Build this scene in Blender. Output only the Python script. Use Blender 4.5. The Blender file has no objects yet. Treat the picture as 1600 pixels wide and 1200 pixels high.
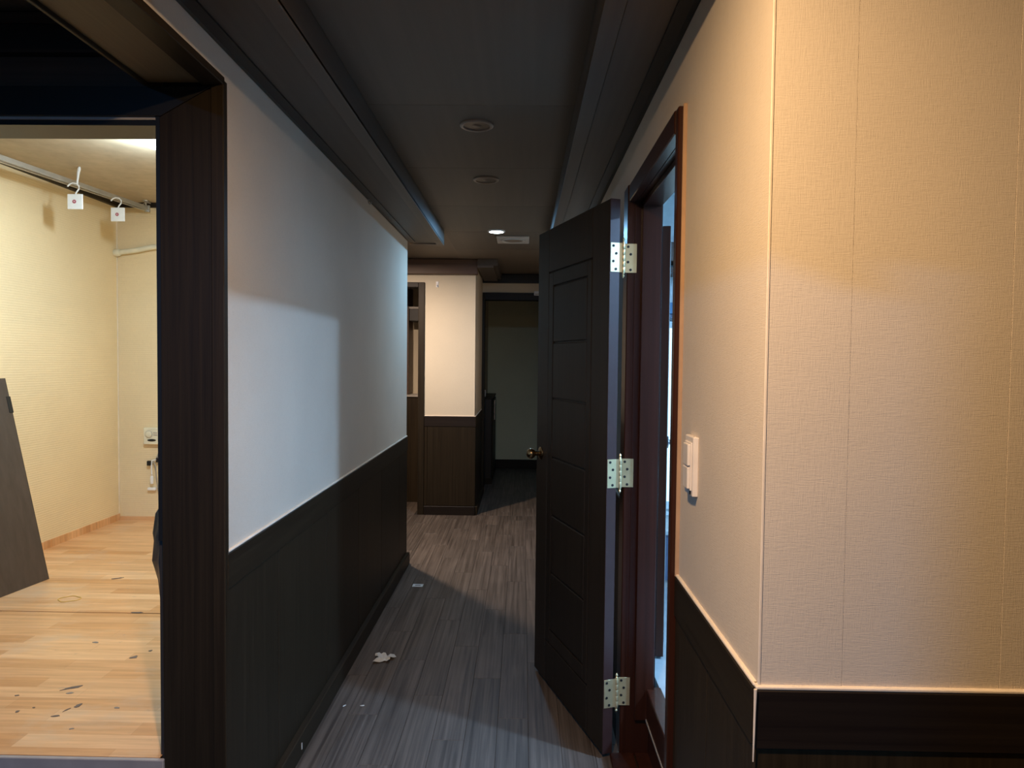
import bpy, bmesh, math, random
from mathutils import Vector, Matrix
random.seed(7)
sc = bpy.context.scene
col = sc.collection

# ------------------------------------------------------------------ camera
cd = bpy.data.cameras.new('camera'); cam = bpy.data.objects.new('camera', cd); col.objects.link(cam)
cd.sensor_width = 36; cd.lens = 36*1063/1600; cd.clip_start = .02; cd.clip_end = 60
rt = Vector((0.9998176, 0.01598127, 0.01045778)); dn = Vector((0.01099401, -0.03384269, -0.9993667))
fw = Vector((-0.01561723, 0.99929939, -0.03401221))
cam.matrix_world = Matrix(((rt.x, -dn.x, -fw.x, 0), (rt.y, -dn.y, -fw.y, 0), (rt.z, -dn.z, -fw.z, 1.5), (0, 0, 0, 1)))
sc.camera = cam
# ------------------------------------------------------------------ view, world
vs = sc.view_settings
vs.view_transform = 'Standard'; vs.look = 'None'; vs.gamma = 1; vs.use_curve_mapping = False; vs.exposure = 0.0
sc.cycles.max_bounces = 10; sc.cycles.diffuse_bounces = 6
w = bpy.data.worlds.new('world'); sc.world = w; w.use_nodes = True
w.node_tree.nodes['Background'].inputs[0].default_value = (.25, .32, .45, 1)
w.node_tree.nodes['Background'].inputs[1].default_value = .02

WARM = (1.0, .66, .36); COOL = (.26, .60, 1.0); HALLC = (.05, .41, 1.0); WHITE = (.72, .90, 1.0); PINK = (1.0, .76, .58); DAY = (.33, .59, 1.0)
def disc_light(name, loc, power, color, size=.09, parent=None):
    l = bpy.data.lights.new(name, 'AREA'); l.shape = 'DISK'; l.size = size; l.energy = power; l.color = color
    o = bpy.data.objects.new(name, l); col.objects.link(o); o.location = loc
    if parent: o.parent = parent
    return o
def point_light(name, loc, power, color, r=.04, parent=None):
    l = bpy.data.lights.new(name, 'POINT'); l.shadow_soft_size = r; l.energy = power; l.color = color
    o = bpy.data.objects.new(name, l); col.objects.link(o); o.location = loc
    if parent: o.parent = parent
    return o
P_WARM = 46; P_ROOM = 56; P_RIGHT = 128; P_DOWN = 17; P_PINK = 54; P_HALL = 98

G = -.06          # corridor floor
RF = .30          # raised room floor
CZ = 2.5          # corridor ceiling
# ------------------------------------------------------------------ materials
def newmat(name):
    m = bpy.data.materials.new(name); m.use_nodes = True
    nt = m.node_tree; b = nt.nodes['Principled BSDF']
    return m, nt, b
def nd(nt, typ, **kw):
    n = nt.nodes.new(typ)
    for k, v in kw.items():
        if k in n.inputs: n.inputs[k].default_value = v
        else: setattr(n, k, v)
    return n
def coords(nt, scale=(1, 1, 1), rot=(0, 0, 0)):
    t = nd(nt, 'ShaderNodeTexCoord'); m = nd(nt, 'ShaderNodeMapping')
    m.inputs['Scale'].default_value = scale; m.inputs['Rotation'].default_value = rot
    nt.links.new(t.outputs['Object'], m.inputs[0]); return m.outputs[0]
def ramp(nt, fac, stops):
    r = nd(nt, 'ShaderNodeValToRGB'); e = r.color_ramp.elements
    while len(e) < len(stops): e.new(.5)
    for i, (p, c) in enumerate(stops): e[i].position = p; e[i].color = (*c, 1)
    nt.links.new(fac, r.inputs[0]); return r.outputs[0]
def mix(nt, a, b, f, mode='MIX'):
    m = nd(nt, 'ShaderNodeMix', data_type='RGBA', blend_type=mode)
    if isinstance(f, float): m.inputs[0].default_value = f
    else: nt.links.new(f, m.inputs[0])
    for s, v in ((6, a), (7, b)):
        if isinstance(v, tuple): m.inputs[s].default_value = (*v, 1)
        else: nt.links.new(v, m.inputs[s])
    return m.outputs[2]
def bump(nt, b, h, strength=.3, dist=.002):
    n = nd(nt, 'ShaderNodeBump'); n.inputs['Strength'].default_value = strength; n.inputs['Distance'].default_value = dist
    nt.links.new(h, n.inputs['Height']); nt.links.new(n.outputs[0], b.inputs['Normal'])
def plain(name, c, rough=.5, metal=0., spec=.5):
    m, nt, b = newmat(name)
    b.inputs['Roughness'].default_value = rough; b.inputs['Metallic'].default_value = metal
    b.inputs['Specular IOR Level'].default_value = spec
    n = nd(nt, 'ShaderNodeTexNoise', Scale=14., Detail=4.); nt.links.new(coords(nt), n.inputs['Vector'])
    nt.links.new(ramp(nt, n.outputs[0], [(.25, tuple(x*.86 for x in c)), (.75, tuple(min(1, x*1.08) for x in c))]), b.inputs['Base Color'])
    return m
def paper(name, c, ribbed=False):
    m, nt, b = newmat(name); b.inputs['Roughness'].default_value = .78; b.inputs['Specular IOR Level'].default_value = .25
    a = nd(nt, 'ShaderNodeTexNoise', Scale=1., Detail=3.); nt.links.new(coords(nt, (60, 60, 700)), a.inputs['Vector'])
    d = nd(nt, 'ShaderNodeTexNoise', Scale=1., Detail=3.); nt.links.new(coords(nt, (650, 650, 45)), d.inputs['Vector'])
    s = nd(nt, 'ShaderNodeMath', operation='ADD'); nt.links.new(a.outputs[0], s.inputs[0]); nt.links.new(d.outputs[0], s.inputs[1])
    big = nd(nt, 'ShaderNodeTexNoise', Scale=1.7, Detail=5.); nt.links.new(coords(nt), big.inputs['Vector'])
    base = ramp(nt, big.outputs[0], [(.3, tuple(x*.93 for x in c)), (.7, tuple(min(1, x*1.03) for x in c))])
    fine = ramp(nt, s.outputs[0], [(.0, (.78, .78, .78)), (1., (1.12, 1.12, 1.12))])
    nt.links.new(mix(nt, base, fine, .8, 'MULTIPLY'), b.inputs['Base Color'])
    if ribbed:
        wv = nd(nt, 'ShaderNodeTexWave', Scale=1., Distortion=1.5, Detail=2.); wv.bands_direction = 'Z'
        nt.links.new(coords(nt, (6, 6, 22)), wv.inputs['Vector'])
        s2 = nd(nt, 'ShaderNodeMath', operation='ADD'); nt.links.new(s.outputs[0], s2.inputs[0]); nt.links.new(wv.outputs['Fac'], s2.inputs[1])
        bump(nt, b, s2.outputs[0], .3, .002)
    else: bump(nt, b, s.outputs[0], .35, .0012)
    return m
def wood(name, c1, c2, axis='Z', rough=.45, scale=1., spec=.5, stain=0., var=.2):
    m, nt, b = newmat(name); b.inputs['Roughness'].default_value = rough; b.inputs['Specular IOR Level'].default_value = spec
    hi, lo = 75*scale, 1.6*scale
    sx = {'X': (lo, hi, hi), 'Y': (hi, lo, hi), 'Z': (hi, hi, lo)}[axis]
    t = nd(nt, 'ShaderNodeTexCoord'); oi = nd(nt, 'ShaderNodeObjectInfo'); va = nd(nt, 'ShaderNodeVectorMath', operation='ADD')
    sh = nd(nt, 'ShaderNodeVectorMath', operation='SCALE'); sh.inputs[0].default_value = (13., 17., 11.); nt.links.new(oi.outputs['Random'], sh.inputs['Scale'])
    nt.links.new(t.outputs['Object'], va.inputs[0]); nt.links.new(sh.outputs[0], va.inputs[1])
    mp = nd(nt, 'ShaderNodeMapping'); mp.inputs['Scale'].default_value = sx; nt.links.new(va.outputs[0], mp.inputs[0])
    n = nd(nt, 'ShaderNodeTexNoise', Scale=1., Detail=6., Roughness=.6, Distortion=.4); nt.links.new(mp.outputs[0], n.inputs['Vector'])
    base = ramp(nt, n.outputs[0], [(.3, c1), (.72, c2)])
    rnd = ramp(nt, oi.outputs['Random'], [(0., (1-var,)*3), (1., (1+var, 1+var*.85, 1+var*.75))])
    out = mix(nt, base, rnd, 1., 'MULTIPLY')
    if stain:
        s = nd(nt, 'ShaderNodeTexNoise', Scale=2.2, Detail=6.); nt.links.new(va.outputs[0], s.inputs['Vector'])
        out = mix(nt, out, ramp(nt, s.outputs[0], [(.35, (1-stain,)*3), (.65, (1+stain*.6,)*3)]), 1., 'MULTIPLY')
    nt.links.new(out, b.inputs['Base Color'])
    bump(nt, b, n.outputs[0], .25, .0008)
    return m

M = {}
M['paper'] = paper('linen_wallpaper', (.66, .575, .465))
M['paper_room'] = paper('ribbed_wallpaper', (.76, .62, .40), True)
M['paper_far'] = paper('far_wallpaper', (.66, .58, .44))
M['paper_end'] = paper('brightened_end_wallpaper', (.74, .72, .50))  # same beige paper lightened to make up for weak light on the end wall
M['dark'] = wood('dark_film_wood', (.016, .0105, .0050), (.032, .0222, .0115), 'Z', .5, 1., .25)
M['dark_y'] = wood('dark_film_wood_lengthways', (.016, .0105, .0050), (.031, .0215, .0110), 'Y', .5, 1., .25)
M['dark_x'] = wood('dark_film_wood_crossways', (.008, .005, .0045), (.017, .012, .009), 'X', .5, 1., .3)
M['black'] = plain('black_moulding', (.010, .009, .009), .45)
M['brown_x'] = wood('brown_fascia_wood', (.075, .042, .026), (.11, .062, .040), 'X', .5)
M['ply'] = wood('olive_soffit_wood', (.10, .075, .038), (.14, .105, .055), 'Y', .6)
M['ceil'] = wood('brown_ceiling_film', (.115, .094, .070), (.135, .112, .084), 'Y', .6, .25)
M['soffit'] = wood('brown_soffit_film', (.080, .066, .052), (.108, .090, .072), 'Y', .55, .3)
M['door'] = wood('dark_door_paint', (.018, .0135, .0095), (.028, .0215, .0155), 'Z', .5, .5, .25)
M['door_edge'] = plain('purple_brown_door_edge', (.045, .022, .020), .4)
M['lacquer'] = wood('red_brown_lacquer', (.026, .0080, .0040), (.050, .0150, .0080), 'Z', .30, .5, .3)
M['plank'] = wood('grey_brown_laminate', (.050, .037, .028), (.175, .140, .113), 'Y', .46, .8, .4, .16, .11)
M['slab'] = plain('dark_subfloor', (.03, .025, .022), .7)
M['room_ceiling'] = plain('room_ceiling_paper', (.46, .38, .27), .8)
M['step'] = plain('blue_grey_step_paint', (.34, .30, .28), .6)
M['cream'] = plain('cream_plastic', (.78, .74, .58), .4)
M['bead'] = plain('pale_edging_bead', (.85, .74, .60), .45)
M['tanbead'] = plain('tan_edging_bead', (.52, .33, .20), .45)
M['switch'] = plain('white_switch_plastic', (.85, .78, .70), .35)
M['brass'] = plain('worn_pale_brass', (.78, .66, .38), .36, .7)
M['knob'] = plain('antique_brass', (.36, .24, .12), .25, 1.)
M['steel'] = plain('brushed_steel', (.55, .56, .58), .3, 1.)
M['track'] = plain('aluminium_track', (.50, .49, .46), .4, .6)
M['white'] = plain('white_plastic', (.86, .87, .88), .4)
M['red'] = plain('dull_red_print', (.42, .10, .14), .5)
M['hole'] = plain('black_hole', (.006, .006, .006), .6)
M['bag'] = plain('black_grey_plastic_bag', (.045, .055, .060), .28)
M['board'] = wood('grey_brown_board', (.055, .040, .033), (.080, .060, .050), 'Z', .5, .4)
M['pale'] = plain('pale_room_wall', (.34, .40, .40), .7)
M['pale_bright'] = plain('brightened_room_wall', (.84, .88, .86), .7)  # paler than the side walls, strong light put into the colour
M['pale_floor'] = plain('pale_room_floor', (.42, .47, .48), .5)
M['slate'] = plain('slate_blue_panel', (.10, .13, .20), .4)
M['bluebox'] = plain('blue_box_print', (.10, .25, .45), .5)
M['grey'] = plain('grey_cover', (.45, .42, .38), .5)
M['ring'] = plain('brown_lamp_ring', (.26, .20, .15), .35)
M['reflector'] = plain('shaded_brown_lamp_dish', (.06, .04, .03), .35)  # dark tone stands for the shade of a deeper recess
M['paperwhite'] = plain('paper_white', (.75, .74, .70), .7)
M['rubber'] = plain('yellow_rubber', (.75, .50, .12), .5)
M['gouge'] = plain('scuffed_dark_mark', (.16, .12, .10), .7)
M['greymark'] = plain('scuffed_grey_mark', (.26, .24, .22), .7)
M['cable'] = plain('grey_cable', (.35, .33, .30), .5)
def emit(name, c, s):
    m, nt, b = newmat(name); b.inputs['Emission Color'].default_value = (*c, 1); b.inputs['Emission Strength'].default_value = s; return m
M['lamp_cool'] = emit('lit_cool_lamp', (.75, .9, 1.), 25.); M['lamp_led'] = emit('lit_room_led', (.8, .92, 1.), 14.)
M['lamp_warm'] = emit('lit_warm_lamp', (1., .75, .45), 6.)
M['glowpane'] = emit('added_glowing_pane', (.70, 1., 1.), .95)  # added glow for the bright room, no daylight source behind it
def vinyl():
    m, nt, b = newmat('printed_vinyl_parquet'); b.inputs['Roughness'].default_value = .34
    cv = coords(nt)
    br = nd(nt, 'ShaderNodeTexBrick', offset=.37, squash=1.)
    for k, v in (('Scale', 1.), ('Mortar Size', .0006), ('Mortar Smooth', .4), ('Bias', 0.), ('Brick Width', .52), ('Row Height', .075)): br.inputs[k].default_value = v
    br.inputs['Color1'].default_value = (.61, .315, .13, 1); br.inputs['Color2'].default_value = (.81, .51, .275, 1); br.inputs['Mortar'].default_value = (.52, .28, .13, 1)
    nt.links.new(cv, br.inputs['Vector'])
    g = nd(nt, 'ShaderNodeTexNoise', Scale=1., Detail=5., Distortion=.6); nt.links.new(coords(nt, (3, 45, 3)), g.inputs['Vector'])
    c = mix(nt, br.outputs[0], ramp(nt, g.outputs[0], [(.3, (.80, .74, .70)), (.7, (1.12, 1.1, 1.08))]), .9, 'MULTIPLY')
    s = nd(nt, 'ShaderNodeTexNoise', Scale=2.6, Detail=8., Roughness=.7); nt.links.new(coords(nt, (1, 1.6, 1)), s.inputs['Vector'])
    c = mix(nt, c, (.62, .50, .38), ramp(nt, s.outputs[0], [(.52, (0, 0, 0)), (.75, (.55, .55, .55))]))
    s2 = nd(nt, 'ShaderNodeTexNoise', Scale=16., Detail=8., Roughness=.65); nt.links.new(coords(nt, (1, 1.6, 1)), s2.inputs['Vector'])
    c = mix(nt, c, (.30, .24, .21), ramp(nt, s2.outputs[0], [(.64, (0, 0, 0)), (.78, (.6, .6, .6))]))
    nt.links.new(c, b.inputs['Base Color']); bump(nt, b, g.outputs[0], .15, .0008)
    return m
M['vinyl'] = vinyl()

# ------------------------------------------------------------------ mesh helpers
class MB:
    def __init__(s): s.bm = bmesh.new()
    def box(s, x0, x1, y0, y1, z0, z1, bev=0., T=None):
        r = bmesh.ops.create_cube(s.bm, size=1.); v = r['verts']
        for p in v: p.co = Vector(((x0+x1)/2+p.co.x*(x1-x0), (y0+y1)/2+p.co.y*(y1-y0), (z0+z1)/2+p.co.z*(z1-z0)))
        if bev:
            e = list({e for p in v for e in p.link_edges})
            q = bmesh.ops.bevel(s.bm, geom=e, offset=bev, segments=1, affect='EDGES', profile=.5)
            v = list({p for f in q['faces'] for p in f.verts} | {p for p in v if p.is_valid})
        if T is not None:
            for p in v: p.co = T @ p.co
        return s
    def prism(s, pts, a, b, axis='Y'):
        # pts: 2-D outline; extruded along axis from a to b
        def P(u, w_, t): return {'Y': (u, t, w_), 'X': (t, u, w_), 'Z': (u, w_, t)}[axis]
        A = [s.bm.verts.new(P(u, w_, a)) for u, w_ in pts]; B = [s.bm.verts.new(P(u, w_, b)) for u, w_ in pts]
        n = len(pts); s.bm.faces.new(A); s.bm.faces.new(B[::-1])
        for i in range(n): s.bm.faces.new((A[i], B[i], B[(i+1) % n], A[(i+1) % n]))
        bmesh.ops.recalc_face_normals(s.bm, faces=s.bm.faces); return s
    def lathe(s, prof, c, n=24, axis=Vector((0, 0, 1)), cap=True):
        # prof: (radius, height along axis)
        q = Vector((0, 0, 1)).rotation_difference(Vector(axis).normalized()); rings = []
        for r, h in prof:
            if r < 1e-6: rings.append([s.bm.verts.new(Vector(c)+q @ Vector((0, 0, h)))])
            else: rings.append([s.bm.verts.new(Vector(c)+q @ Vector((r*math.cos(6.28318531*i/n), r*math.sin(6.28318531*i/n), h))) for i in range(n)])
        for a, b in zip(rings, rings[1:]):
            for i in range(n):
                j = (i+1) % n
                if len(a) == 1 and len(b) == 1: continue
                if len(a) == 1: s.bm.faces.new((a[0], b[i], b[j]))
                elif len(b) == 1: s.bm.faces.new((a[i], b[0], a[j]))
                else: s.bm.faces.new((a[i], b[i], b[j], a[j]))
        if cap:
            for r in (rings[0], rings[-1]):
                if len(r) > 2:
                    try: s.bm.faces.new(r)
                    except ValueError: pass
        bmesh.ops.recalc_face_normals(s.bm, faces=s.bm.faces)
        return s
    def tube(s, pts, r, n=10):
        pts = [Vector(p) for p in pts]; rr = r if isinstance(r, list) else [r]*len(pts); rings = []
        up = Vector((0.13, .31, .94))
        for i, p in enumerate(pts):
            d = (pts[min(i+1, len(pts)-1)]-pts[max(i-1, 0)]).normalized()
            a = d.cross(up)
            if a.length < .05: a = d.cross(Vector((1, 0, 0)))
            a.normalize(); b = d.cross(a).normalized()
            rings.append([s.bm.verts.new(p+(a*math.cos(6.2831853*k/n)+b*math.sin(6.2831853*k/n))*rr[i]) for k in range(n)])
        for a, b in zip(rings, rings[1:]):
            for k in range(n): s.bm.faces.new((a[k], a[(k+1) % n], b[(k+1) % n], b[k]))
        s.bm.faces.new(rings[0][::-1]); s.bm.faces.new(rings[-1])
        bmesh.ops.recalc_face_normals(s.bm, faces=s.bm.faces); return s
    def build(s, name, m, parent=None, smooth=False, bev=0., T=None, **kw):
        if T is not None: bmesh.ops.transform(s.bm, matrix=T, verts=s.bm.verts)
        if bev: bmesh.ops.bevel(s.bm, geom=[e for e in s.bm.edges if len(e.link_faces) == 2 and e.calc_face_angle(0) > .6], offset=bev, segments=1, affect='EDGES', profile=.5)
        org = Vector((0, 0, 0)); p = parent
        while p is not None: org += p.location; p = p.parent
        if parent is None:   # own origin at the middle of the base
            xs = [v.co.x for v in s.bm.verts]; ys = [v.co.y for v in s.bm.verts]; zs = [v.co.z for v in s.bm.verts]
            org = Vector(((min(xs)+max(xs))/2, (min(ys)+max(ys))/2, min(zs)))
        for v in s.bm.verts: v.co -= org
        me = bpy.data.meshes.new(name); s.bm.to_mesh(me); s.bm.free()
        if smooth:
            for f in me.polygons: f.use_smooth = True
            try: me.set_sharp_from_angle(angle=.7)
            except Exception: pass
        me.materials.append(M[m] if isinstance(m, str) else m)
        o = bpy.data.objects.new(name, me); col.objects.link(o)
        if parent: o.parent = parent
        else: o.location = org
        for k, v in kw.items(): o[k] = v
        return o
def empty(name, loc, **kw):
    o = bpy.data.objects.new(name, None); col.objects.link(o); o.location = loc; o.empty_display_size = .05
    for k, v in kw.items(): o[k] = v
    return o
def struct(name): return empty(name, (0, 0, 0), kind='structure')
def B(*a, bev=0.): return MB().box(*a, bev=bev)

# ------------------------------------------------------------------ wall builder
WT, RB, BT = .917, .810, .030        # wainscot top, rail bottom, baseboard top
def wainscot(root, face, normal, a, b, seams=(), dark='dark', rail_z=(RB, WT), base=(G, BT), beadmat='bead', base_t=.030):
    """face: the wall plane; normal: '+X','-X','-Y','+Y'; a..b the run along the other axis"""
    sg = 1 if normal[0] == '+' else -1
    def bx(u0, u1, t, z0, z1, bev=0., t0=-.012):
        lo, hi = sorted((face+sg*t0, face+sg*t))
        return B(lo, hi, u0, u1, z0, z1, bev=bev) if normal[1] == 'X' else B(u0, u1, lo, hi, z0, z1, bev=bev)
    cuts = [a]+[s for s in seams if a < s < b]+[b]
    for u0, u1 in zip(cuts, cuts[1:]):
        bx(u0+.0015, u1-.0015, .006, base[1]+.001, rail_z[0]-.001, .001).build('wainscot_panel', dark, root)
    grain = dark if dark != 'dark' else ('dark_y' if normal[1] == 'X' else 'dark_x')
    bx(a, b, .010, rail_z[0]+.001, rail_z[1], .0015).build('top_rail', grain, root)
    bx(a, b, .008, rail_z[1], rail_z[1]+.007, .002).build('edging_bead', beadmat, root)
    bx(a, b, base_t, base[0], base[1]-.001, .003).build('baseboard', grain, root)

# ------------------------------------------------------------------ floors
fl = struct('floor')
B(-3.7, 3.1, -2.6, 1.99, G-.12, G-.004).build('subfloor', 'slab', fl)
B(-1.0, .52, 1.99, 10.0, G-.12, G-.004).build('subfloor', 'slab', fl)
B(-3.7, -1.0, 5.0, 8.4, G-.12, G-.004).build('subfloor', 'slab', fl)
B(.52, 1.2, 7.9, 10.0, G-.12, G-.004).build('subfloor', 'slab', fl)
regions = [(-.86, .42, -.2, 6.80), (-1.9, -.86, 5.17, 6.80), (-.465, .42, 6.80, 10.0), (.42, .95, 7.95, 10.0), (-1.95, -1.08, 6.80, 7.45)]
PW, PL = .132, .92
cache = {}
k = -15
nplank = 0
x = -1.94
ci = 0
while x < .95:
    x1 = x+PW; y = -1.1-(ci*.37 % PL)
    while y < 10.0:
        for (rx0, rx1, ry0, ry1) in regions:
            a0, a1, b0, b1 = max(x, rx0), min(x1, rx1), max(y, ry0), min(y+PL, ry1)
            if a1-a0 > .012 and b1-b0 > .03:
                key = (round(a1-a0, 3), round(b1-b0, 3))
                if key not in cache:
                    o = B(0+.0006, key[0]-.0006, .0006, key[1]-.0006, 0, .010, bev=.0007).build('plank', 'plank', fl)
                    cache[key] = o
                else:
                    o = cache[key].copy(); o.name = 'plank'; col.objects.link(o); o.parent = fl
                o.location = (a0, b0, G-.010); nplank += 1
        y += PL
    x = x1; ci += 1

# raised room floor (vinyl sheets) with its step face
fr = struct('floor.001')
B(-3.05, -1.08, 1.99, 5.0, G, RF-.004).build('platform', 'step', fr)
B(-3.0, -1.076, 1.985, 3.117, RF-.003, RF, bev=.0007).build('vinyl_sheet', 'vinyl', fr)
B(-3.0, -1.076, 3.123, 4.93, RF-.003, RF+.0012, bev=.0007).build('vinyl_sheet', 'vinyl', fr)
B(-3.05, -1.06, 1.972, 1.986, G, RF-.002, bev=.002).build('step_face', 'step', fr)
B(-2.956, -2.948, 3.0, 4.93, RF, RF+.05, bev=.001).build('upturned_edge', 'vinyl', fr)
B(-2.956, -2.948, 2.1, 2.997, RF, RF+.045, bev=.001).build('upturned_edge', 'vinyl', fr)
B(-2.948, -1.08, 4.914, 4.922, RF, RF+.03, bev=.001).build('upturned_edge', 'vinyl', fr)
def blob(cx, cy, lx, ly, ang, z, mat, name='gouge', h=.0016, n=11, root=None):
    bm = MB(); T = Matrix.Translation((cx, cy, 0)) @ Matrix.Rotation(ang, 4, 'Z'); pts = []
    for i in range(n):
        t = 6.2831853*i/n; r = random.uniform(.55, 1.1); p = T @ Vector((lx*r*math.cos(t), ly*r*math.sin(t), 0)); pts.append((p.x, p.y))
    bm.prism(pts, z, z+h, 'Z'); return bm.build(name, mat, root)
for (cx, cy, lx, ly, a, mt) in [(-1.797, 3.124, .05, .014, .05, 'gouge'), (-1.54, 2.657, .022, .02, .5, 'gouge'), (-1.509, 2.718, .010, .012, .9, 'gouge'), (-1.78, 2.79, .022, .010, 0, 'greymark'),
        (-1.615, 2.40, .050, .014, .55, 'gouge'), (-1.60, 2.36, .018, .008, .3, 'greymark'), (-1.515, 2.275, .018, .015, 1.1, 'gouge'), (-1.535, 2.245, .020, .006, 1.2, 'gouge'), (-1.545, 2.205, .018, .008, .4, 'gouge'),
        (-1.655, 2.256, .008, .006, .2, 'gouge'), (-1.692, 2.229, .008, .010, .8, 'gouge'), (-1.774, 2.336, .014, .008, .1, 'gouge'), (-1.375, 2.265, .016, .008, 0, 'greymark'), (-1.442, 2.13, .010, .006, .3, 'greymark'),
        (-2.176, 3.61, .040, .016, .5, 'gouge'), (-1.35, 2.62, .012, .006, 0, 'greymark')]:
    blob(cx, cy, lx*.8, ly*.65, a, RF+(.0012 if cy > 3.11 else 0), mt, root=fr)

# ------------------------------------------------------------------ corridor left wall
wl = struct('wall_left')
B(-1.08, -.884, 2.0, 5.15, G, CZ).build('core', 'slab', wl)
B(-.884, -.88, 1.992, 5.152, WT, CZ).build('wallpaper', 'paper', wl)
B(-.985, -.884, 5.150, 5.154, G, CZ).build('wallpaper', 'paper', wl)
wainscot(wl, -.88, '+X', 1.992, 5.15, (2.42, 3.02, 3.62, 4.22, 4.82))
# left wall over the wide opening beside the camera, and where it resumes behind
B(-1.09, -.884, -1.05, 2.0, 2.31, CZ).build('lintel_core', 'slab', wl)
B(-.884, -.88, -1.05, 1.992, 2.30, CZ).build('wallpaper', 'paper', wl)
B(-1.08, -.884, -2.5, -1.05, G, CZ).build('core', 'slab', wl)
B(-.884, -.88, -2.5, -1.05, WT, CZ).build('wallpaper', 'paper', wl)
wainscot(wl, -.88, '+X', -2.5, -1.05, (-1.9,))

tr = struct('trim_1')      # lining of the wide opening in the left wall
B(-1.098, -.935, -1.05, 1.985, 2.296, 2.31, bev=.001).build('soffit_board', 'ply', tr)
B(-1.108, -1.096, -1.05, 1.985, 2.285, 2.36, bev=.002).build('edge_strip', 'dark_y', tr)
B(-.937, -.872, -1.05, 1.985, 2.288, 2.312, bev=.002).build('casing_head', 'dark_y', tr)
tr = struct('trim_2')      # frame of the raised room: post, head and bands above
MB().prism([(-1.062, G), (-.909, G), (-.909, 2.283), (-1.062, 2.196)], 1.982, 2.004).build('side_casing', 'dark', tr, bev=.001)
B(-.909, -.872, 1.975, 2.002, G, 2.302, bev=.002).build('corner_strip', 'dark', tr)
B(-1.075, -1.062, 1.985, 2.10, .955, 2.20).build('stop_strip', 'black', tr)
B(-1.080, -1.062, 2.004, 2.14, RF-.1, 2.28).build('jamb', 'black', tr)
MB().prism([(-3.6, 2.199), (-1.058, 2.199), (-.911, 2.283), (-3.6, 2.283)], 1.980, 2.004).build('head_casing', 'black', tr, bev=.001)
B(-3.6, -1.072, 1.990, 2.0, 2.191, 2.1985).build('metal_strip', 'grey', tr)
B(-3.6, -1.070, 1.995, 2.12, 2.176, 2.191).build('head_jamb', 'black', tr)
B(-3.6, -1.06, 1.999, 2.10, 2.284, 2.374).build('fascia_board', 'brown_x', tr)
B(-3.6, -1.06, 1.965, 2.10, 2.375, 2.456, bev=.006).build('moulding', 'black', tr)
B(-3.6, -1.06, 1.990, 2.10, 2.457, 2.498).build('fascia_board', 'brown_x', tr)

# ------------------------------------------------------------------ left raised room shell
wr = struct('wall_room_left')
B(-3.06, -2.960, 2.0, 5.0, G, 2.80).build('core', 'slab', wr)
B(-2.960, -2.955, 2.0, 4.925, RF, 2.80).build('wallpaper', 'paper_room', wr)
B(-2.955, -2.925, 2.1, 4.92, 2.578, 2.625, bev=.004).build('cornice', 'dark_y', wr)
wb = struct('wall_room_back')
B(-3.0, -1.08, 4.93, 5.02, G, 2.80).build('core', 'slab', wb)
B(-2.955, -1.08, 4.922, 4.93, RF, 2.80).build('wallpaper', 'paper_room', wb)
B(-2.950, -1.08, 4.894, 4.922, 2.578, 2.625, bev=.004).build('cornice', 'dark_x', wb)
B(-2.956, -2.950, 4.915, 4.921, RF+.03, 2.578).build('corner_bead', 'bead', wb)
B(-3.7, -3.0, 2.0, 2.1, G, 2.8).build('core', 'slab', wb)
B(-3.7, -1.08, 2.01, 2.1, 2.2, 2.8).build('core', 'slab', wb)
wi = struct('wall_room_right')
B(-1.084, -1.080, 2.14, 4.92, RF, 2.8).build('wallpaper', 'paper_room', wi)
cr = struct('ceiling.001')
B(-2.955, -1.08, 3.385, 4.92, 2.611, 2.80).build('lower_ceiling', 'room_ceiling', cr)
B(-3.0, -1.08, 2.0, 3.385, 2.76, 2.80).build('upper_ceiling', 'room_ceiling', cr)

# ------------------------------------------------------------------ corridor ceiling with side boxes
ce = struct('ceiling')
B(-3.7, 3.1, -2.6, 1.32, CZ+.004, CZ+.1).build('slab', 'ceil', ce)
B(-3.7, -1.0, 1.32, 1.998, CZ+.004, CZ+.1).build('slab', 'ceil', ce)
B(-1.0, .52, 1.32, 10.2, CZ+.004, CZ+.1).build('slab', 'ceil', ce)
B(-3.7, -1.0, 5.02, 10.2, CZ+.004, CZ+.1).build('slab', 'ceil', ce)
B(.52, 1.3, 7.9, 10.2, CZ+.004, CZ+.1).build('slab', 'ceil', ce)
ys = [-2.5, -1.65, -.78, .09, .96, 1.83, 2.70, 3.57, 4.44, 5.31, 6.18, 6.74]
for a, b in zip(ys, ys[1:]): B(-.62, .197, a+.001, b-.001, CZ, CZ+.006, bev=.0008).build('ceiling_panel', 'ceil', ce)
def side_box(n, xe, xw, y0, y1, end=True):
    """dropped box: xe edge over the corridor, xw at the wall"""
    r = struct(n); s = 1 if xw > xe else -1
    X = lambda d: xe+s*d
    def bx(d0, d1, *a, **k): lo, hi = sorted((X(d0), X(d1))); return B(lo, hi, *a, **k)
    W = abs(xw-xe)
    bx(.0, .012, y0, y1, 2.392, CZ-.001).build('side_face', 'soffit', r)
    bx(0, .055, y0, y1, 2.386, 2.400, bev=.001).build('edge_board', 'soffit', r)
    bx(.058, W-.030, y0, y1-.058, 2.394, 2.408).build('soffit_board', 'soffit', r)
    bx(.055, W, y1-.055, y1, 2.386, 2.400, bev=.001).build('end_board', 'soffit', r)
    bx(.012, W, y1-.012, y1, 2.400, CZ-.001).build('end_face', 'soffit', r)
    lo = xw; MB().prism([(xw, 2.394), (xw-s*.020, 2.386), (xw-s*.055, 2.388), (xw-s*.055, 2.398), (xw, 2.45)], y0, y1-.13).build('moulding', 'black', r)
    return r
side_box('trim_3', -.62, -.880, -2.5, 5.29)
side_box('trim_4', .192, .430, -2.5, 5.29)

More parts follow.
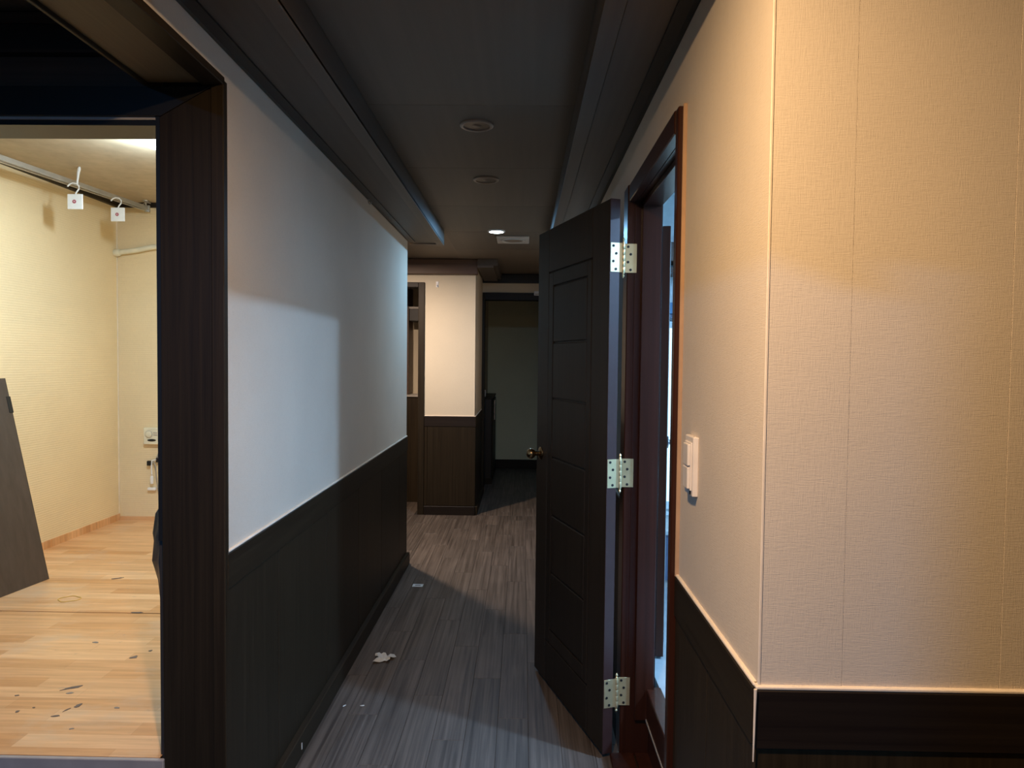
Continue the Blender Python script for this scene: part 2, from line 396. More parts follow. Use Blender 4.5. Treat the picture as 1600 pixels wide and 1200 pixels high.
# ------------------------------------------------------------------ right wall, its doorway and the wall facing the camera
wrt = struct('wall_right')
Y0, Y1, ZH = 1.876, 2.665, 2.125      # doorway
for (a, b) in ((1.214, Y0), (Y1, 9.9)):
    B(.434, .53, a, b, G, CZ).build('core', 'slab', wrt)
B(.434, .53, Y0, Y1, ZH, CZ).build('core', 'slab', wrt)
B(.430, .434, 1.212, 1.845, WT, CZ).build('wallpaper', 'paper', wrt)
B(.430, .434, 1.845, 2.765, 2.18, CZ).build('wallpaper', 'paper', wrt)
B(.430, .434, 2.765, 7.9, WT, CZ).build('wallpaper', 'paper', wrt)
wainscot(wrt, .43, '-X', 1.215, 1.843, (1.52,))
wainscot(wrt, .43, '-X', 2.767, 7.9, (3.3, 3.9, 4.5, 5.1, 5.7, 6.3, 6.9))
wf = struct('wall_near_right')
B(.434, 3.1, 1.214, 1.31, G, 2.7).build('core', 'slab', wf)
for a, b in ((.430, .577), (.577, .856), (.856, 1.40), (1.40, 1.94), (1.94, 2.5), (2.5, 3.0)):
    B(a+.0004, b-.0002, 1.2088 if a != .577 else 1.2092, 1.214, WT, CZ, bev=.0002).build('wallpaper_strip', 'paper', wf)
wainscot(wf, 1.21, '-Y', .423, 3.0, (.95, 1.55, 2.15, 2.75), base_t=.02)
B(.4275, .4325, 1.2072, 1.2110, WT+.004, CZ, bev=.001).build('corner_bead', 'bead', wf)
bm = MB(); bm.tube([(.420, 1.197, WT+.004), (.4195, 1.197, .88), (.4190, 1.1965, .84), (.4185, 1.197, .79)], [.0030, .0022, .0020, .0012], 8)
bm.build('loose_corner_bead', 'bead', wf)
wz = struct('wall_back')
B(-3.7, 3.1, -2.62, -2.52, G, CZ).build('core', 'board', wz)
wz = struct('wall_side_right')
B(3.0, 3.1, -2.52, 1.21, G, CZ).build('core', 'board', wz)
wz = struct('wall_side_left')
B(-3.7, -3.6, -2.52, 2.0, G, CZ).build('core', 'board', wz)
B(-3.7, -3.6, 5.0, 10.0, G, CZ).build('core', 'paper', wz)

tr = struct('trim_5')      # door casing and jambs in lacquer
XC = .408
B(XC, .436, 1.845, Y0+.003, G, 2.185, bev=.003).build('near_casing', 'lacquer', tr)
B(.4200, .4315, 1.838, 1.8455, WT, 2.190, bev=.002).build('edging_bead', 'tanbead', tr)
B(.400, .436, Y1-.003, 2.765, G, 2.185, bev=.003).build('far_casing', 'lacquer', tr)
B(.404, .436, Y0, Y1, ZH-.005, 2.184, bev=.003).build('head_casing', 'lacquer', tr)
B(.430, .535, Y1-.006, Y1+.03, G, ZH).build('far_jamb', 'lacquer', tr)
B(.455, .528, Y1-.026, Y1-.006, G+.15, ZH-.02, bev=.002).build('far_stop', 'lacquer', tr)
B(.436, .535, Y0-.02, Y0+.004, G, ZH).build('near_jamb', 'lacquer', tr)
B(.436, .535, Y0, Y1, ZH-.005, ZH+.02).build('head_jamb', 'lacquer', tr)
B(.455, .528, Y0+.02, Y1-.02, ZH-.026, ZH-.006, bev=.002).build('head_stop', 'lacquer', tr)
B(.500, .560, Y0, Y1-.006, .095, .215, bev=.003).build('threshold', 'lacquer', tr)
B(.512, .555, Y0, Y1-.006, G, .090, bev=.002).build('riser', 'lacquer', tr)
B(.498, .506, Y0, Y1-.006, .088, .096).build('riser_lip', 'grey', tr)
B(.36, .455, 2.50, 2.655, G, G+.012, bev=.003).build('floor_strip', 'lacquer', tr)
B(.46, .52, 2.50, 2.655, G, G+.014, bev=.003).build('floor_strip', 'lacquer', tr)

# ------------------------------------------------------------------ the room behind the doorway
RZ = .20
fz = struct('floor.002')
B(.56, 2.6, 1.32, 4.6, G, RZ).build('platform', 'pale_floor', fz)
wq = struct('wall_right_room')
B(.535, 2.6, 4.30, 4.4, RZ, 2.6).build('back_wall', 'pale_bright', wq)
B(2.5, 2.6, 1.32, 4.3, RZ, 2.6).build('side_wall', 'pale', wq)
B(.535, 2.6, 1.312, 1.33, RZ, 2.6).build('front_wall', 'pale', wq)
B(.5295, .5335, Y1+.06, 4.3, RZ, 2.6).build('partition', 'pale', wq)
cq = struct('ceiling.002')
B(.50, 2.62, 1.30, 4.42, 2.58, 2.66).build('slab', 'pale', cq)

wn = struct('added_glow_window')    # added glowing window, whitens the view through the doorway
B(.74, 2.3, 4.275, 4.302, .575, .625, bev=.003).build('sill', 'pale_bright', wn)
B(.74, 2.3, 4.280, 4.302, 1.715, 1.760, bev=.003).build('head_frame', 'pale_bright', wn)
for x_ in (.74, 1.25, 1.76, 2.26): B(x_, x_+.04, 4.280, 4.302, .62, 1.72, bev=.003).build('mullion', 'pale_bright', wn)
for x_ in (.78, 1.29, 1.80): B(x_, x_+.47, 4.290, 4.296, .62, 1.72).build('pane', 'glowpane', wn)
# inner door of that room
t = empty('inner_door', (.62, 2.95, RZ), label='dark inner door standing ajar edge-on in the bright room', category='door')
ang = .188
T = Matrix.Translation((.594, 2.95, 0)) @ Matrix.Rotation(-ang, 4, 'Z')
MB().box(0, .034, 0, .76, RZ+.012, 2.085, bev=.002).build('leaf', 'lacquer', t, T=T)
MB().box(.0335, .037, .05, .71, RZ+.06, 2.03, bev=.001).build('lit_face_panel', 'pale', t, T=T)  # pale skin paints the light falling on this side of the dark leaf
for sx in (-1, 1):
    x0 = 0 if sx < 0 else .037
    MB().lathe([(.026, 0), (.026, .004), (.011, .008), (.010, .026), (.020, .034), (.025, .046), (.020, .060), (0, .064)], (x0, .055, 1.15), 20, (sx, 0, 0)).build('door_knob', 'steel', t, True, T=T)

# low cabinet, cornice and box seen through the doorway
t = empty('low_cabinet', (1.2, 4.07, RZ), label='low dark blue cabinet with a pale blue top in the bright room', category='cabinet')
B(.70, 2.0, 3.88, 4.28, RZ+.05, .515, bev=.002).build('body', 'slate', t)
B(.69, 2.0, 3.86, 4.29, .515, .535, bev=.002).build('cabinet_top', 'pale_floor', t)
B(.70, 2.0, 3.90, 4.28, RZ, RZ+.05).build('plinth', 'grey', t)
t = empty('wall_shelf', (1.2, 4.1, 2.09), label='dark double wall shelf high in the bright room', category='shelf')
B(.70, 2.0, 4.02, 4.29, 2.095, 2.205, bev=.003).build('upper_board', 'brown_x', t)
B(.70, 2.0, 4.06, 4.29, 2.035, 2.065, bev=.002).build('lower_board', 'brown_x', t)
B(.70, 2.0, 4.20, 4.29, 2.065, 2.095).build('back_strip', 'pale', t)
t = empty('wall_box', (.95, 4.27, 1.76), label='small blue box mounted on the bright room wall', category='box')
B(.80, 1.15, 4.22, 4.29, 1.800, 1.870, bev=.003).build('casing', 'bluebox', t)
B(.80, 1.15, 4.225, 4.29, 1.772, 1.797, bev=.002).build('lower_panel', 'slate', t)

# ------------------------------------------------------------------ far walls: column, side passage, end room
cw = struct('wall_far_column')
CY = 6.82
B(-.985, -.479, CY+.004, CY+.12, G, CZ).build('core', 'slab', cw)
B(-.60, -.479, CY+.1, 7.90, G, CZ).build('core', 'slab', cw)
B(-3.6, -1.95, CY+.004, CY+.12, G, CZ).build('core', 'slab', cw)
B(-1.95, -.985, CY+.004, CY+.12, 2.28, CZ).build('core', 'slab', cw)
B(-.985, -.475, CY, CY+.004, WT, 2.5).build('wallpaper', 'paper_far', cw)
B(-3.6, -.985, CY, CY+.004, 2.27, 2.5).build('wallpaper', 'paper_far', cw)
B(-3.6, -1.95, CY, CY+.004, WT, 2.5).build('wallpaper', 'paper_far', cw)
B(-.479, -.475, CY, 7.9, WT, 2.5).build('wallpaper', 'paper_far', cw)
wainscot(cw, CY, '-Y', -.985, -.469, (-.955,), dark='brown_x' if False else 'dark', rail_z=(.832, .935))
wainscot(cw, -.475, '+X', CY-.006, 7.84, (7.3,), rail_z=(.832, .935))
wainscot(cw, CY, '-Y', -3.6, -2.01, (-3.0, -2.4), rail_z=(.832, .935))
B(-3.6, -.457, CY-.07, CY+.001, 2.352, CZ-.001, bev=.004).build('fascia', 'brown_x', cw)
tr = struct('trim_6')      # casing of the far left doorway
B(-1.05, -.987, CY-.020, CY+.13, G, 2.275, bev=.003).build('side_casing', 'dark', tr)
B(-2.01, -1.95, CY-.020, CY+.13, G, 2.275, bev=.003).build('side_casing', 'dark', tr)
B(-1.95, -1.05, CY-.020, CY+.13, 2.225, 2.275, bev=.003).build('head_casing', 'dark_x', tr)
tr = struct('trim_7')      # short ceiling box beyond the column
B(-.457, -.257, 6.72, 7.895, 2.433, CZ-.001, bev=.002).build('box_face', 'soffit', tr)
B(-.457, -.300, 6.725, 7.895, 2.415, 2.433).build('soffit_board', 'soffit', tr)

# room behind the far left doorway
wk = struct('wall_far_room')
B(-2.2, -.60, 7.80, 7.90, G, CZ).build('back_wall', 'paper_far', wk)
B(-.64, -.60, CY+.12, 7.80, G, CZ).build('side_wall', 'paper_far', wk)
B(-2.3, -2.2, CY+.12, 7.90, G, CZ).build('side_wall', 'paper_far', wk)
t = empty('counter', (-1.35, 7.55, G), label='dark counter with a thin pale edge inside the far left doorway', category='counter')
B(-1.95, -.90, 7.40, 7.78, G, 1.095, bev=.002).build('body', 'dark', t)
B(-1.96, -.90, 7.385, 7.78, 1.095, 1.115, bev=.003).build('counter_top', 'grey', t)
t = empty('tall_cabinet', (-1.55, 7.6, 1.115), label='tall black cabinet on the counter in the far left doorway', category='cabinet')
B(-1.90, -1.300, 7.45, 7.78, 1.116, 2.30, bev=.003).build('body', 'black', t)
B(-1.297, -1.262, 7.50, 7.78, 1.116, 2.30, bev=.002).build('side_panel', 'brown_x', t)
t = empty('hanging_shelf', (-1.0, 7.6, 1.96), label='dark hanging shelf above the lit strip of wall in the far left doorway', category='shelf')
B(-1.258, -.70, 7.50, 7.79, 1.93, 2.06, bev=.003).build('body', 'black', t)
B(-1.258, -.70, 7.49, 7.79, 2.06, 2.085, bev=.002).build('shelf_top', 'grey', t)

wh = struct('wall_end')
B(-.60, 1.3, 9.84, 9.95, G, CZ).build('core', 'slab', wh)
B(-.51, 1.2, 9.832, 9.84, G+.13, CZ).build('wallpaper', 'paper_end', wh)
B(-.51, 1.2, 9.812, 9.834, G, G+.13, bev=.003).build('baseboard', 'dark_x', wh)
B(-.60, -.505, 7.9, 9.84, G, CZ).build('side_wall', 'paper_far', wh)
B(1.0, 1.1, 7.9, 9.84, G, CZ).build('side_wall', 'paper_far', wh)
tr = struct('wall_far_header')
B(-.505, .434, 7.905, 7.99, 2.20, CZ).build('core', 'slab', tr)
B(-.475, .430, 7.90, 7.906, 2.285, 2.395).build('wallpaper', 'paper_far', tr)
B(-.475, .430, 7.87, 7.906, 2.395, CZ-.001, bev=.004).build('moulding', 'black', tr)
B(-.508, -.445, 7.88, 8.0, G, 2.285, bev=.003).build('side_casing', 'dark', tr)
B(-.445, .430, 7.88, 8.0, 2.20, 2.285, bev=.003).build('head_casing', 'dark_x', tr)
B(-.52, -.475, 7.85, 7.88, G, WT, bev=.002).build('end_strip', 'dark', tr)

t = empty('shoe_cabinet', (-.435, 9.0, G), label='narrow dark low cabinet against the left wall past the far opening', category='cabinet')
B(-.500, -.385, 8.53, 9.5, G+.07, 1.02, bev=.003).build('body', 'black', t)
B(-.502, -.372, 8.51, 9.51, 1.02, 1.045, bev=.002).build('cabinet_top', 'dark_y', t)
B(-.500, -.375, 8.54, 9.49, G, G+.07).build('plinth', 'dark_y', t)
B(-.385, -.371, 8.58, 8.96, G+.10, 1.0, bev=.002).build('door', 'dark', t)
B(-.385, -.371, 9.0, 9.46, G+.10, 1.0, bev=.002).build('door', 'dark', t)
B(-.371, -.358, 8.93, 8.95, .72, .98, bev=.002).build('handle', 'steel', t)
B(-.480, -.462, 8.56, 8.60, 1.046, 1.13, bev=.003).build('small_post', 'grey', t)
t = empty('wall_sensor', (.17, 7.89, 2.29), label='small white box on the header above the far opening', category='sensor')
B(.120, .200, 7.855, 7.90, 2.255, 2.305, bev=.004).build('housing', 'white', t)
B(.130, .190, 7.850, 7.856, 2.262, 2.275, bev=.001).build('grille', 'grey', t)

# ------------------------------------------------------------------ the open door
HA = Vector((.329, 2.628, 0)); HB = Vector((.074, 3.390, 0)); du = (HB-HA).normalized(); dn_ = Vector((du.y, -du.x, 0))   # dn_ points away from camera side face
if dn_.x < 0: dn_ = -dn_
# local frame: x along the leaf (0 hinge .. .803 free edge), y into thickness, z up
TD = Matrix(((du.x, dn_.x, 0, HA.x), (du.y, dn_.y, 0, HA.y), (0, 0, 1, 0), (0, 0, 0, 1)))
DZ0, DZ1, DW = G+.018, 2.125, .803
t = empty('door_1', (.36, 2.64, G), kind='structure', label='dark brown panelled door standing open in the corridor, hung on three brass hinges', category='door')
MB().box(.004, DW-.001, .008, .034, DZ0+.004, DZ1-.002).build('leaf', 'door', t, T=TD)
MB().box(.001, DW, .0335, .0415, DZ0, DZ1, bev=.001).build('back_skin', 'lacquer', t, T=TD)
MB().box(0, .0045, .0006, .041, DZ0, DZ1, bev=.0005).build('hinge_edge', 'door_edge', t, T=TD)
u0, u1, z0, z1 = .160, .660, .155, 1.922
for (a, b, c, d) in ((.002, u0, DZ0, DZ1), (u1, DW, DZ0, DZ1)): MB().box(a, b, 0, .009, c, d, bev=.0025).build('stile', 'door', t, T=TD)
for (c, d) in ((DZ0, z0), (z1, DZ1)): MB().box(u0+.0005, u1-.0005, 0, .009, c, d, bev=.0025).build('rail', 'door', t, T=TD)
g_ = .006; v0, v1 = .208, .598; q0, q1 = .225, 1.852
for (a, b, c, d) in ((u0+g_, v0-.003, z0+g_, z1-g_), (v1+.003, u1-g_, z0+g_, z1-g_), (v0-.003, v1+.003, q1+.003, z1-g_), (v0-.003, v1+.003, z0+g_, q0-.003)):
    MB().box(a, b, -.0005, .009, c, d, bev=.002).build('moulding', 'door', t, T=TD)
zz = [q0, .500, .773, 1.048, 1.326, 1.587, q1]
for c, d in zip(zz, zz[1:]): MB().box(v0+.003, v1-.003, .0005, .009, c+.0035, d-.0035, bev=.003).build('door_panel', 'door', t, T=TD)
kz = 1.048
for sy, y0_ in ((-1, 0.), (1, .0415)):
    MB().lathe([(.031, 0), (.031, .003), (.024, .008), (.012, .011), (.011, .030), (.020, .038), (.027, .050), (.026, .060), (.016, .070), (0, .073)], (DW-.062, y0_, kz), 28, (0, sy, 0)).build('door_knob', 'knob', t, True, T=TD)
MB().box(DW-.001, DW+.0015, .008, .033, kz-.03, kz+.03).build('latch_plate', 'knob', t, T=TD)
hz = (1.902, 1.066, .197)
kx, ky = .383, 2.646
for i, z in enumerate(hz):
    h = MB(); H2 = .056
    h.box(-.0016, .0005, .003, .040, z-H2, z+H2, bev=.0004)                 # leaf on the door edge
    bmesh.ops.transform(h.bm, matrix=TD, verts=h.bm.verts)
    h.box(kx+.004, .437, 2.6575, 2.6595, z-H2, z+H2, bev=.0004)             # leaf on the jamb
    h.box(.366, kx, 2.6410, 2.6430, z-H2, z+H2)
    for s_ in range(5): h.lathe([(.0068, -H2+s_*.0226), (.0074, -H2+s_*.0226+.001), (.0074, -H2+s_*.0226+.0205), (.0068, -H2+s_*.0226+.0215)], (kx, ky, z), 14)
    h.lathe([(.0055, H2), (.0055, H2+.005), (.003, H2+.008), (.0055, H2+.013), (.004, H2+.018), (.001, H2+.022)], (kx, ky, z), 12)
    h.lathe([(.0055, -H2), (.0055, -H2-.005), (.003, -H2-.008), (.0055, -H2-.013), (.004, -H2-.018), (.001, -H2-.022)], (kx, ky, z), 12)
    hg = h.build('hinge', 'brass', t, True)
    for k_, (uu, dz) in enumerate(((.014, .044), (.026, .015), (.014, -.015), (.025, -.045))):
        MB().lathe([(.0052, 0), (.0052, .0012), (.001, .0014)], (-.0016, uu, z+dz), 10, (-1, 0, 0)).build('screw', 'hole', hg, T=TD)
        MB().lathe([(.0052, 0), (.0052, .0012), (.001, .0014)], (.413 if k_ % 2 else .403+.018*(k_ % 2), 2.6575, z+dz), 10, (0, -1, 0)).build('screw', 'hole', hg)

# ------------------------------------------------------------------ downlights, vent
def downlight(y, x, label, on=None, R=.072):
    t = empty('downlight', (x, y, CZ), label=label, category='ceiling light', group='round downlights along the corridor ceiling')
    MB().lathe([(R, 0), (R*.99, -.006), (R*.90, -.010), (R*.80, -.009), (R*.76, -.004), (R*.76, 0)], (x, y, CZ), 36).build('trim_ring', 'white' if on else 'ring', t, True)
    MB().lathe([(R*.77, -.005), (R*.60, -.001), (R*.45, -.0006), (R*.44, .001), (R*.77, .001)], (x, y, CZ), 36).build('reflector', 'reflector', t, True)
    MB().lathe([(R*.44, -.0005), (R*.40, -.0035), (R*.25, -.0055), (0, -.006)], (x, y, CZ), 28).build('bulb_face', on or 'reflector', t, True)
    return t
downlight(2.92, -.207, 'unlit brown downlight, nearest of the ones in the corridor ceiling')
downlight(3.787, -.214, 'unlit brown downlight between the nearest one and the lit one')
t = downlight(5.285, -.215, 'lit white downlight in the corridor ceiling beside the square vent', 'lamp_cool', .068)
MB().lathe([(.060, -.0075), (.045, -.0095), (0, -.010)], (-.215, 5.285, CZ), 32).build('lens', 'lamp_cool', t, True)
disc_light('downlight_lamp', (0, 0, -.014), P_DOWN, COOL, .10, t)
t = downlight(.64, -.20, 'warm lit downlight overhead just outside the frame', 'lamp_warm')
disc_light('downlight_lamp', (0, 0, -.014), P_WARM, WARM, .07, t)
t = downlight(-2.0, -.20, 'warm lit downlight in the ceiling behind the camera', 'lamp_warm')
disc_light('downlight_lamp', (0, 0, -.014), P_WARM*.2, WARM, .07, t)
vx0, vx1, vy0, vy1 = -.225, .040, 5.47, 5.78
t = empty('ceiling_vent', (-.0925, 5.625, CZ), label='square white ceiling vent with a round inset behind the lit downlight', category='vent')
B(vx0, vx1, vy0, vy1, CZ-.012, CZ, bev=.004).build('cover_plate', 'grey', t)
MB().lathe([(.098, -.012), (.098, -.018), (.085, -.020), (.078, -.0145), (.078, -.012)], (-.0925, 5.625, CZ), 36).build('round_inset', 'grey', t, True)
MB().lathe([(.077, -.0121), (.076, -.0150), (0, -.0152)], (-.0925, 5.625, CZ), 30).build('inset_disc', 'ring', t, True)

# other lamps of the place: left hall, right room, passage
def ceiling_lamp(x, y, z, label, mat, R=.09):
    t = empty('ceiling_lamp', (x, y, z), label=label, category='ceiling light')
    MB().lathe([(R, 0), (R, -.012), (R*.9, -.020)], (x, y, z), 32).build('base', 'white', t, True)
    MB().lathe([(R*.88, -.018), (R*.8, -.032), (R*.5, -.042), (0, -.046)], (x, y, z), 32).build('diffuser', mat, t, True)
    return t
t = ceiling_lamp(-1.524, -1.6, CZ, 'round cool lamp in the left hall behind the camera', 'lamp_cool')
disc_light('lamp', (0, 0, -.052), P_HALL, HALLC, .035, t)
t = ceiling_lamp(2.0, 1.80, 2.58, 'round bright lamp in the bright room beyond the door', 'lamp_cool', .16)
disc_light('lamp', (0, 0, -.052), P_RIGHT, DAY, .16, t)
t = ceiling_lamp(-1.28, 5.66, CZ, 'round pinkish lamp in the passage to the left of the corridor', 'lamp_warm')
disc_light('lamp', (0, 0, -.052), P_PINK, PINK, .09, t)
# LED bulb of the raised room, at the near edge of its lower ceiling
t = empty('led_lamp', (-1.868, 3.43, 2.611), label='glowing white led lamp on the raised room ceiling beside the dark post', category='ceiling light')
MB().lathe([(.045, 0), (.045, -.010), (.040, -.014)], (-1.868, 3.43, 2.611), 28).build('base', 'white', t, True)
MB().lathe([(.038, -.013), (.044, -.030), (.040, -.050), (.022, -.062), (0, -.066)], (-1.868, 3.43, 2.611), 28).build('bulb', 'lamp_led', t, True)
point_light('led_light', (0, 0, -.13), P_ROOM*.34, WHITE, .03, t)
disc_light('led_light', (0, 0, -.075), P_ROOM*.50, WHITE, .07, t)

# ------------------------------------------------------------------ raised room: track, tags, pipe, thermostat, board, bag
t = empty('ceiling_track', (-2.69, 3.9, 2.57), label='grey metal hanging track under the ceiling along the raised room wall', category='track')
TR = Matrix(((1, 0, 0, 0), (0, 1, 0, 0), (0, .034, 1, -.034*4.86), (0, 0, 0, 1)))
B(-2.705, -2.683, 2.6, 4.86, 2.548, 2.576, bev=.002).build('rail', 'track', t, T=TR)
B(-2.700, -2.688, 2.6, 4.86, 2.538, 2.548).build('slot_lip', 'steel', t, T=TR)
B(-2.712, -2.676, 4.85, 4.865, 2.535, 2.582, bev=.002).build('end_cap', 'track', t)
bm = MB(); bm.tube([(-2.694, 4.84, 2.577), (-2.694, 4.835, 2.600), (-2.694, 4.835, 2.611)], .006, 8)
bm.lathe([(.022, 0), (.020, -.006), (.008, -.010)], (-2.694, 4.835, 2.611), 16)
bm.tube([(-2.735, 4.83, 2.566), (-2.705, 4.835, 2.590), (-2.694, 4.835, 2.600), (-2.66, 4.84, 2.592)], .004, 8)
bm.build('hanger_bracket', 'steel', t, True)

def arc_pts(c, r, a0, a1, n=10): return [(c[0]+r*math.cos(a0+(a1-a0)*i/n), c[1], c[2]+r*math.sin(a0+(a1-a0)*i/n)) for i in range(n+1)]
def tag_thing(y, cz, label, ceilhook):
    x = -2.632
    t = empty('hanging_tag', (x, y, cz-.045), label=label, category='tag', group='white square tags hanging from the track')
    zt = cz+.045
    # hook: from tag top up and round over the track
    pts = [(x, y, zt-.004), (x+.006, y, zt+.010), (x+.020, y, zt+.028), (x+.022, y, zt+.046), (x+.008, y, zt+.060), (x-.016, y, zt+.064), (x-.034, y, zt+.056), (x-.046, y, zt+.044)]
    MB().tube(pts, .0042, 10).build('hook', 'white', t, True)
    tg = B(x-.045, x+.045, y-.006, y+.002, cz-.044, cz+.044, bev=.002).build('plate', 'white', t)
    MB().lathe([(.011, 0), (.011, .0012), (.0085, .0013), (.0, .0013)], (x-.003, y-.006, cz), 20, (0, -1, 0)).build('red_dot', 'red', t)
    MB().lathe([(.003, 0), (.003, .0008), (0, .0008)], (x-.003, y-.0074, cz), 12, (0, -1, 0)).build('dot_centre', 'white', t)
    return t
t1 = tag_thing(3.98, 2.405, 'white square tag with a red dot, on a ceiling hook, left one', True)
MB().tube([(-2.620, 3.98, 2.50), (-2.622, 3.985, 2.53), (-2.620, 3.99, 2.575), (-2.616, 3.992, 2.600), (-2.614, 3.992, 2.611)], [.004, .0055, .008, .009, .005], 10).build('ceiling_hook', 'white', t1, True)
t2 = tag_thing(4.40, 2.420, 'white square tag with a red dot, right one nearer the room corner', False)

t = empty('wall_pipe', (-2.9, 4.90, 2.25), label='beige pipe with an end cap across the back wall of the raised room', category='pipe')
MB().tube([(-2.925, 4.895, 2.252), (-2.80, 4.893, 2.268), (-2.68, 4.892, 2.292), (-2.55, 4.892, 2.305), (-2.2, 4.892, 2.315), (-1.085, 4.892, 2.33)], .019, 14).build('tube', 'cream', t, True)
MB().lathe([(.024, -.02), (.026, -.012), (.026, .012), (.022, .02)], (-2.935, 4.893, 2.250), 18, (1, 0, .12)).build('end_cap', 'cream', t, True)

t = empty('thermostat', (-2.696, 4.91, .863), label='cream square thermostat with a dial on the back wall of the raised room', category='thermostat')
B(-2.757, -2.632, 4.893, 4.922, .863, .985, bev=.004).build('housing', 'cream', t)
MB().lathe([(.023, 0), (.023, .006), (.018, .009), (0, .009)], (-2.716, 4.893, .938), 24, (0, -1, 0)).build('dial', 'cream', t, True)
MB().lathe([(.028, 0), (.028, .001), (.0255, .0012), (.0255, 0)], (-2.716, 4.893, .938), 24, (0, -1, 0), cap=False).build('dial_ring', 'grey', t)
for i in range(2): B(-2.682, -2.652, 4.890, 4.893, .946-i*.016, .954-i*.016).build('marking', 'grey', t)
m_ = MB(); m_.lathe([(1, 0), (1, .0015), (0, .0015)], (0, 0, 0), 22, (0, -1, 0)); bmesh.ops.transform(m_.bm, matrix=Matrix.Translation((-2.695, 4.893, .895)) @ Matrix.Diagonal((.032, 1, .009, 1)), verts=m_.bm.verts)
m_.build('display_window', 'hole', t)
t = empty('hanging_cable', (-2.66, 4.91, .60), label='tangled grey and white cables with a plug below the thermostat', category='cable')
MB().tube([(-2.640, 4.912, .863), (-2.648, 4.905, .81), (-2.665, 4.90, .76), (-2.690, 4.902, .745), (-2.672, 4.90, .70), (-2.668, 4.905, .62), (-2.655, 4.905, .52)], .004, 8).build('grey_cord', 'cable', t, True)
MB().tube([(-2.620, 4.90, .79), (-2.66, 4.90, .755), (-2.700, 4.90, .742), (-2.702, 4.90, .70), (-2.700, 4.90, .640)], .005, 8).build('white_cord', 'white', t, True)
MB().lathe([(.010, 0), (.012, .02), (.012, .045), (.007, .06)], (-2.700, 4.90, .575), 12).build('plug', 'white', t, True)
for (x_, z_) in ((-2.722, .725), (-2.630, .77), (-2.655, .75)): B(x_-.014, x_+.014, 4.895, 4.915, z_-.018, z_+.018, bev=.004).build('connector', 'hole', t)
t = empty('wall_outlet', (-2.72, 4.915, .52), label='small white outlet stub low on the back wall of the raised room', category='outlet')
B(-2.735, -2.675, 4.90, 4.922, .525, .545, bev=.003).build('stub', 'white', t)

# leaning board
P0 = Vector((-2.535, 3.582, RF+.002)); eb = Vector((-.13, -1, 0)).normalized()
top = Vector((-2.775, 3.60, 1.335)); up_ = (top-P0); up_ = (up_-eb*up_.dot(eb)); Hh = 1.105; up_.normalize(); nn = eb.cross(up_).normalized()
if nn.x < 0: nn = -nn
TB = Matrix(((eb.x, nn.x, up_.x, P0.x), (eb.y, nn.y, up_.y, P0.y), (eb.z, nn.z, up_.z, P0.z), (0, 0, 0, 1)))
t = empty('leaning_board', P0, label='dark grey brown board leaning against the wall of the raised room', category='board')
MB().box(0, .85, -.022, 0, 0, Hh, bev=.0015).build('panel', 'board', t, T=TB)
MB().box(-.0015, .0, -.022, -.001, 0, Hh).build('edge_band', 'dark', t, T=TB)
MB().box(-.006, .020, -.016, .003, Hh-.19, Hh-.10, bev=.002).build('hinge_plate', 'hole', t, T=TB)
MB().box(-.010, .0, -.014, -.004, Hh-.17, Hh-.12, bev=.002).build('catch', 'black', t, T=TB)

# black bag leaning in the room, right behind the post
t = empty('black_bag', (-1.2, 2.42, RF), label='black plastic bag standing behind the dark post in the raised room', category='bag')
bm = MB(); n = 36; prof = [(0, .46), (.03, .62), (.12, .66), (.24, .70), (.34, .80), (.44, .94), (.52, 1.0), (.60, 1.0), (.67, .92), (.72, .74), (.75, .52), (.765, .22)]
rings = []
for h, r in prof:
    ring = []
    for i in range(n):
        a = 6.2831853*i/n
        f = 1+.05*math.sin(5*a+h*21)+.035*math.sin(11*a-h*37)+.02*math.sin(17*a+h*60)
        ring.append(bm.bm.verts.new((-1.184+.090*r*f*math.cos(a), 2.42+.20*r*f*math.sin(a), RF+h)))
    rings.append(ring)
for a, b in zip(rings, rings[1:]):
    for i in range(n): bm.bm.faces.new((a[i], a[(i+1) % n], b[(i+1) % n], b[i]))
bm.bm.faces.new(rings[0][::-1]); bm.bm.faces.new(rings[-1])
bm.build('sack', 'bag', t, True)
MB().tube([(-1.184+.03*math.cos(a*.9), 2.42+.05*math.sin(a*.9), RF+.762+.004*a) for a in range(8)], .008, 8).build('tie', 'bag', t, True)

# rubber band
t = empty('rubber_band', (-2.225, 3.285, RF+.0025), label='yellow rubber band lying on the wood print floor of the raised room', category='rubber band')
MB().tube([(-2.225+.052*math.cos(6.2831853*i/28), 3.285+.038*math.sin(6.2831853*i/28)*(1+.15*math.sin(i)), RF+.0032) for i in range(29)], .0017, 6).build('loop', 'rubber', t, True)

# ------------------------------------------------------------------ light switch
t = empty('light_switch', (.43, 1.735, 1.175), label='white double rocker light switch beside the doorway', category='switch')
B(.4165, .4305, 1.655, 1.735, 1.172, 1.318, bev=.002).build('plate', 'switch', t)
B(.4125, .4170, 1.664, 1.726, 1.186, 1.304, bev=.001).build('inner_frame', 'switch', t)
B(.4060, .4135, 1.668, 1.714, 1.247, 1.300, bev=.0015).build('rocker', 'switch', t)
B(.4060, .4135, 1.668, 1.714, 1.190, 1.243, bev=.0015).build('rocker', 'switch', t)
B(.4140, .4160, 1.668, 1.678, 1.176, 1.184).build('release_notch', 'hole', t)

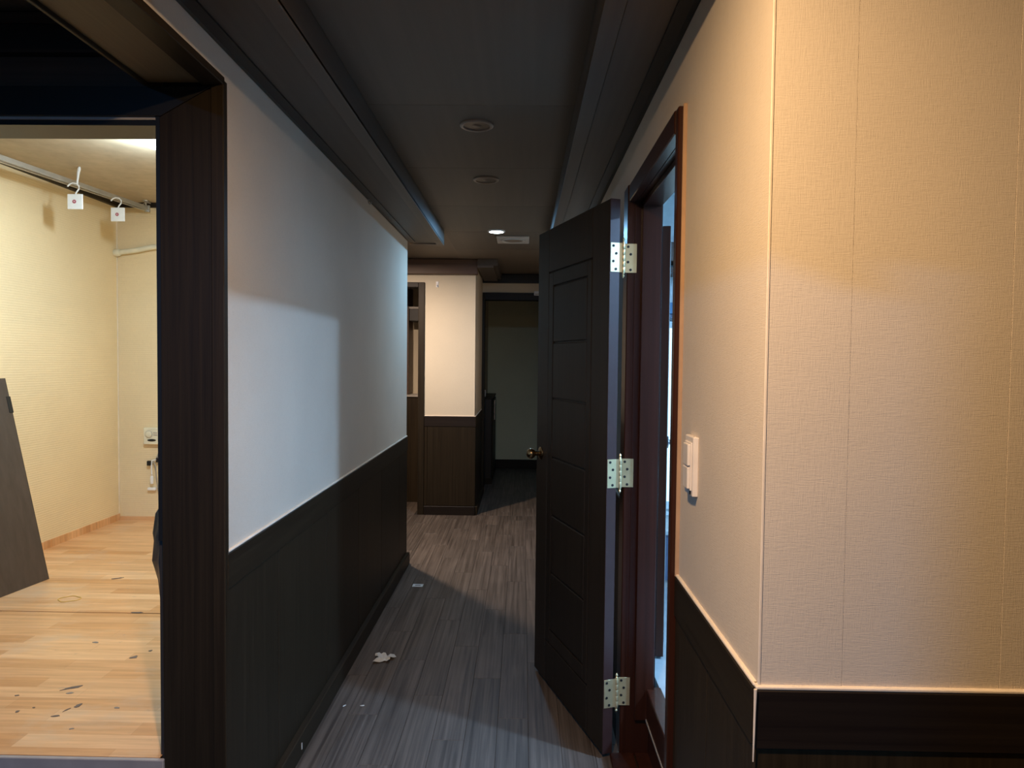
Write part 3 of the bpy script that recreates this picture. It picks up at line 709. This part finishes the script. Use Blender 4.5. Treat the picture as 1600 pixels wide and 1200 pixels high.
# ------------------------------------------------------------------ little things: litter, hooks
o = B(-.745, -.673, 4.615, 4.670, G+.001, G+.0022).build('paper_slip', 'paperwhite', None)
o['label'] = 'small flat white paper slip on the floor near the far end of the left wall'; o['category'] = 'paper'
pr = MB(); pr.box(-.728, -.690, 4.632, 4.652, G+.0022, G+.0026); pr.build('print', 'greymark', o)
bm = MB(); r_ = bmesh.ops.create_grid(bm.bm, x_segments=8, y_segments=6, size=.5)
for v in bm.bm.verts:
    ang_ = math.atan2(v.co.y, v.co.x); rr = v.co.length; f = .085*(1+.25*math.sin(3*ang_+1)+.2*math.sin(5*ang_))
    v.co = Vector((-.706+v.co.x*f, 3.482+v.co.y*f*.9, G+.004+random.uniform(0, .016)))
o = bm.build('paper_scrap', 'paperwhite'); o['label'] = 'crumpled white tissue scrap on the corridor floor, larger of the litter pieces'; o['category'] = 'paper'
md = o.modifiers.new('s', 'SOLIDIFY'); md.thickness = .0012
for i, (px_, py_, a, lab) in enumerate(((-.786, 2.999, .9, 'tiny white chip on the floor nearest the left baseboard'), (-.706, 3.002, .2, 'tiny white chip on the floor, right of the chip nearest the baseboard'))):
    o = blob(px_, py_, .011, .004, a, G+.0005, 'paperwhite', 'paper_chip', .002, 7); o['label'] = lab; o['category'] = 'paper'; o['group'] = 'tiny paper chips on the corridor floor'
o = MB().box(-.8505, -.8485, 2.60, 2.606, -.03, -.005).build('paper_fleck', 'paperwhite'); o['label'] = 'thin white fleck stuck on the left baseboard'; o['category'] = 'paper'
t = empty('wall_hook', (-.865, 3.80, 2.37), label='tiny metal hook at the top of the left wall', category='hook')
MB().tube([(-.868, 3.80, 2.386), (-.868, 3.80, 2.372), (-.862, 3.80, 2.362), (-.852, 3.80, 2.366), (-.850, 3.80, 2.374)], .0025, 8).build('hook_wire', 'steel', t, True)
MB().lathe([(.007, 0), (.007, .003), (0, .003)], (-.868, 3.80, 2.388), 12, (0, 0, -1)).build('hook_plate', 'steel', t)
t = empty('column_hook', (-.865, CY, 2.24), label='small white adhesive hook high on the far beige column', category='hook')
B(-.878, -.850, CY-.008, CY, 2.225, 2.285, bev=.003).build('hook_plate', 'white', t)
MB().tube([(-.864, CY-.008, 2.262), (-.864, CY-.018, 2.248), (-.864, CY-.026, 2.236), (-.864, CY-.030, 2.246)], .004, 8).build('hook_wire', 'white', t, True)
print('planks', nplank)
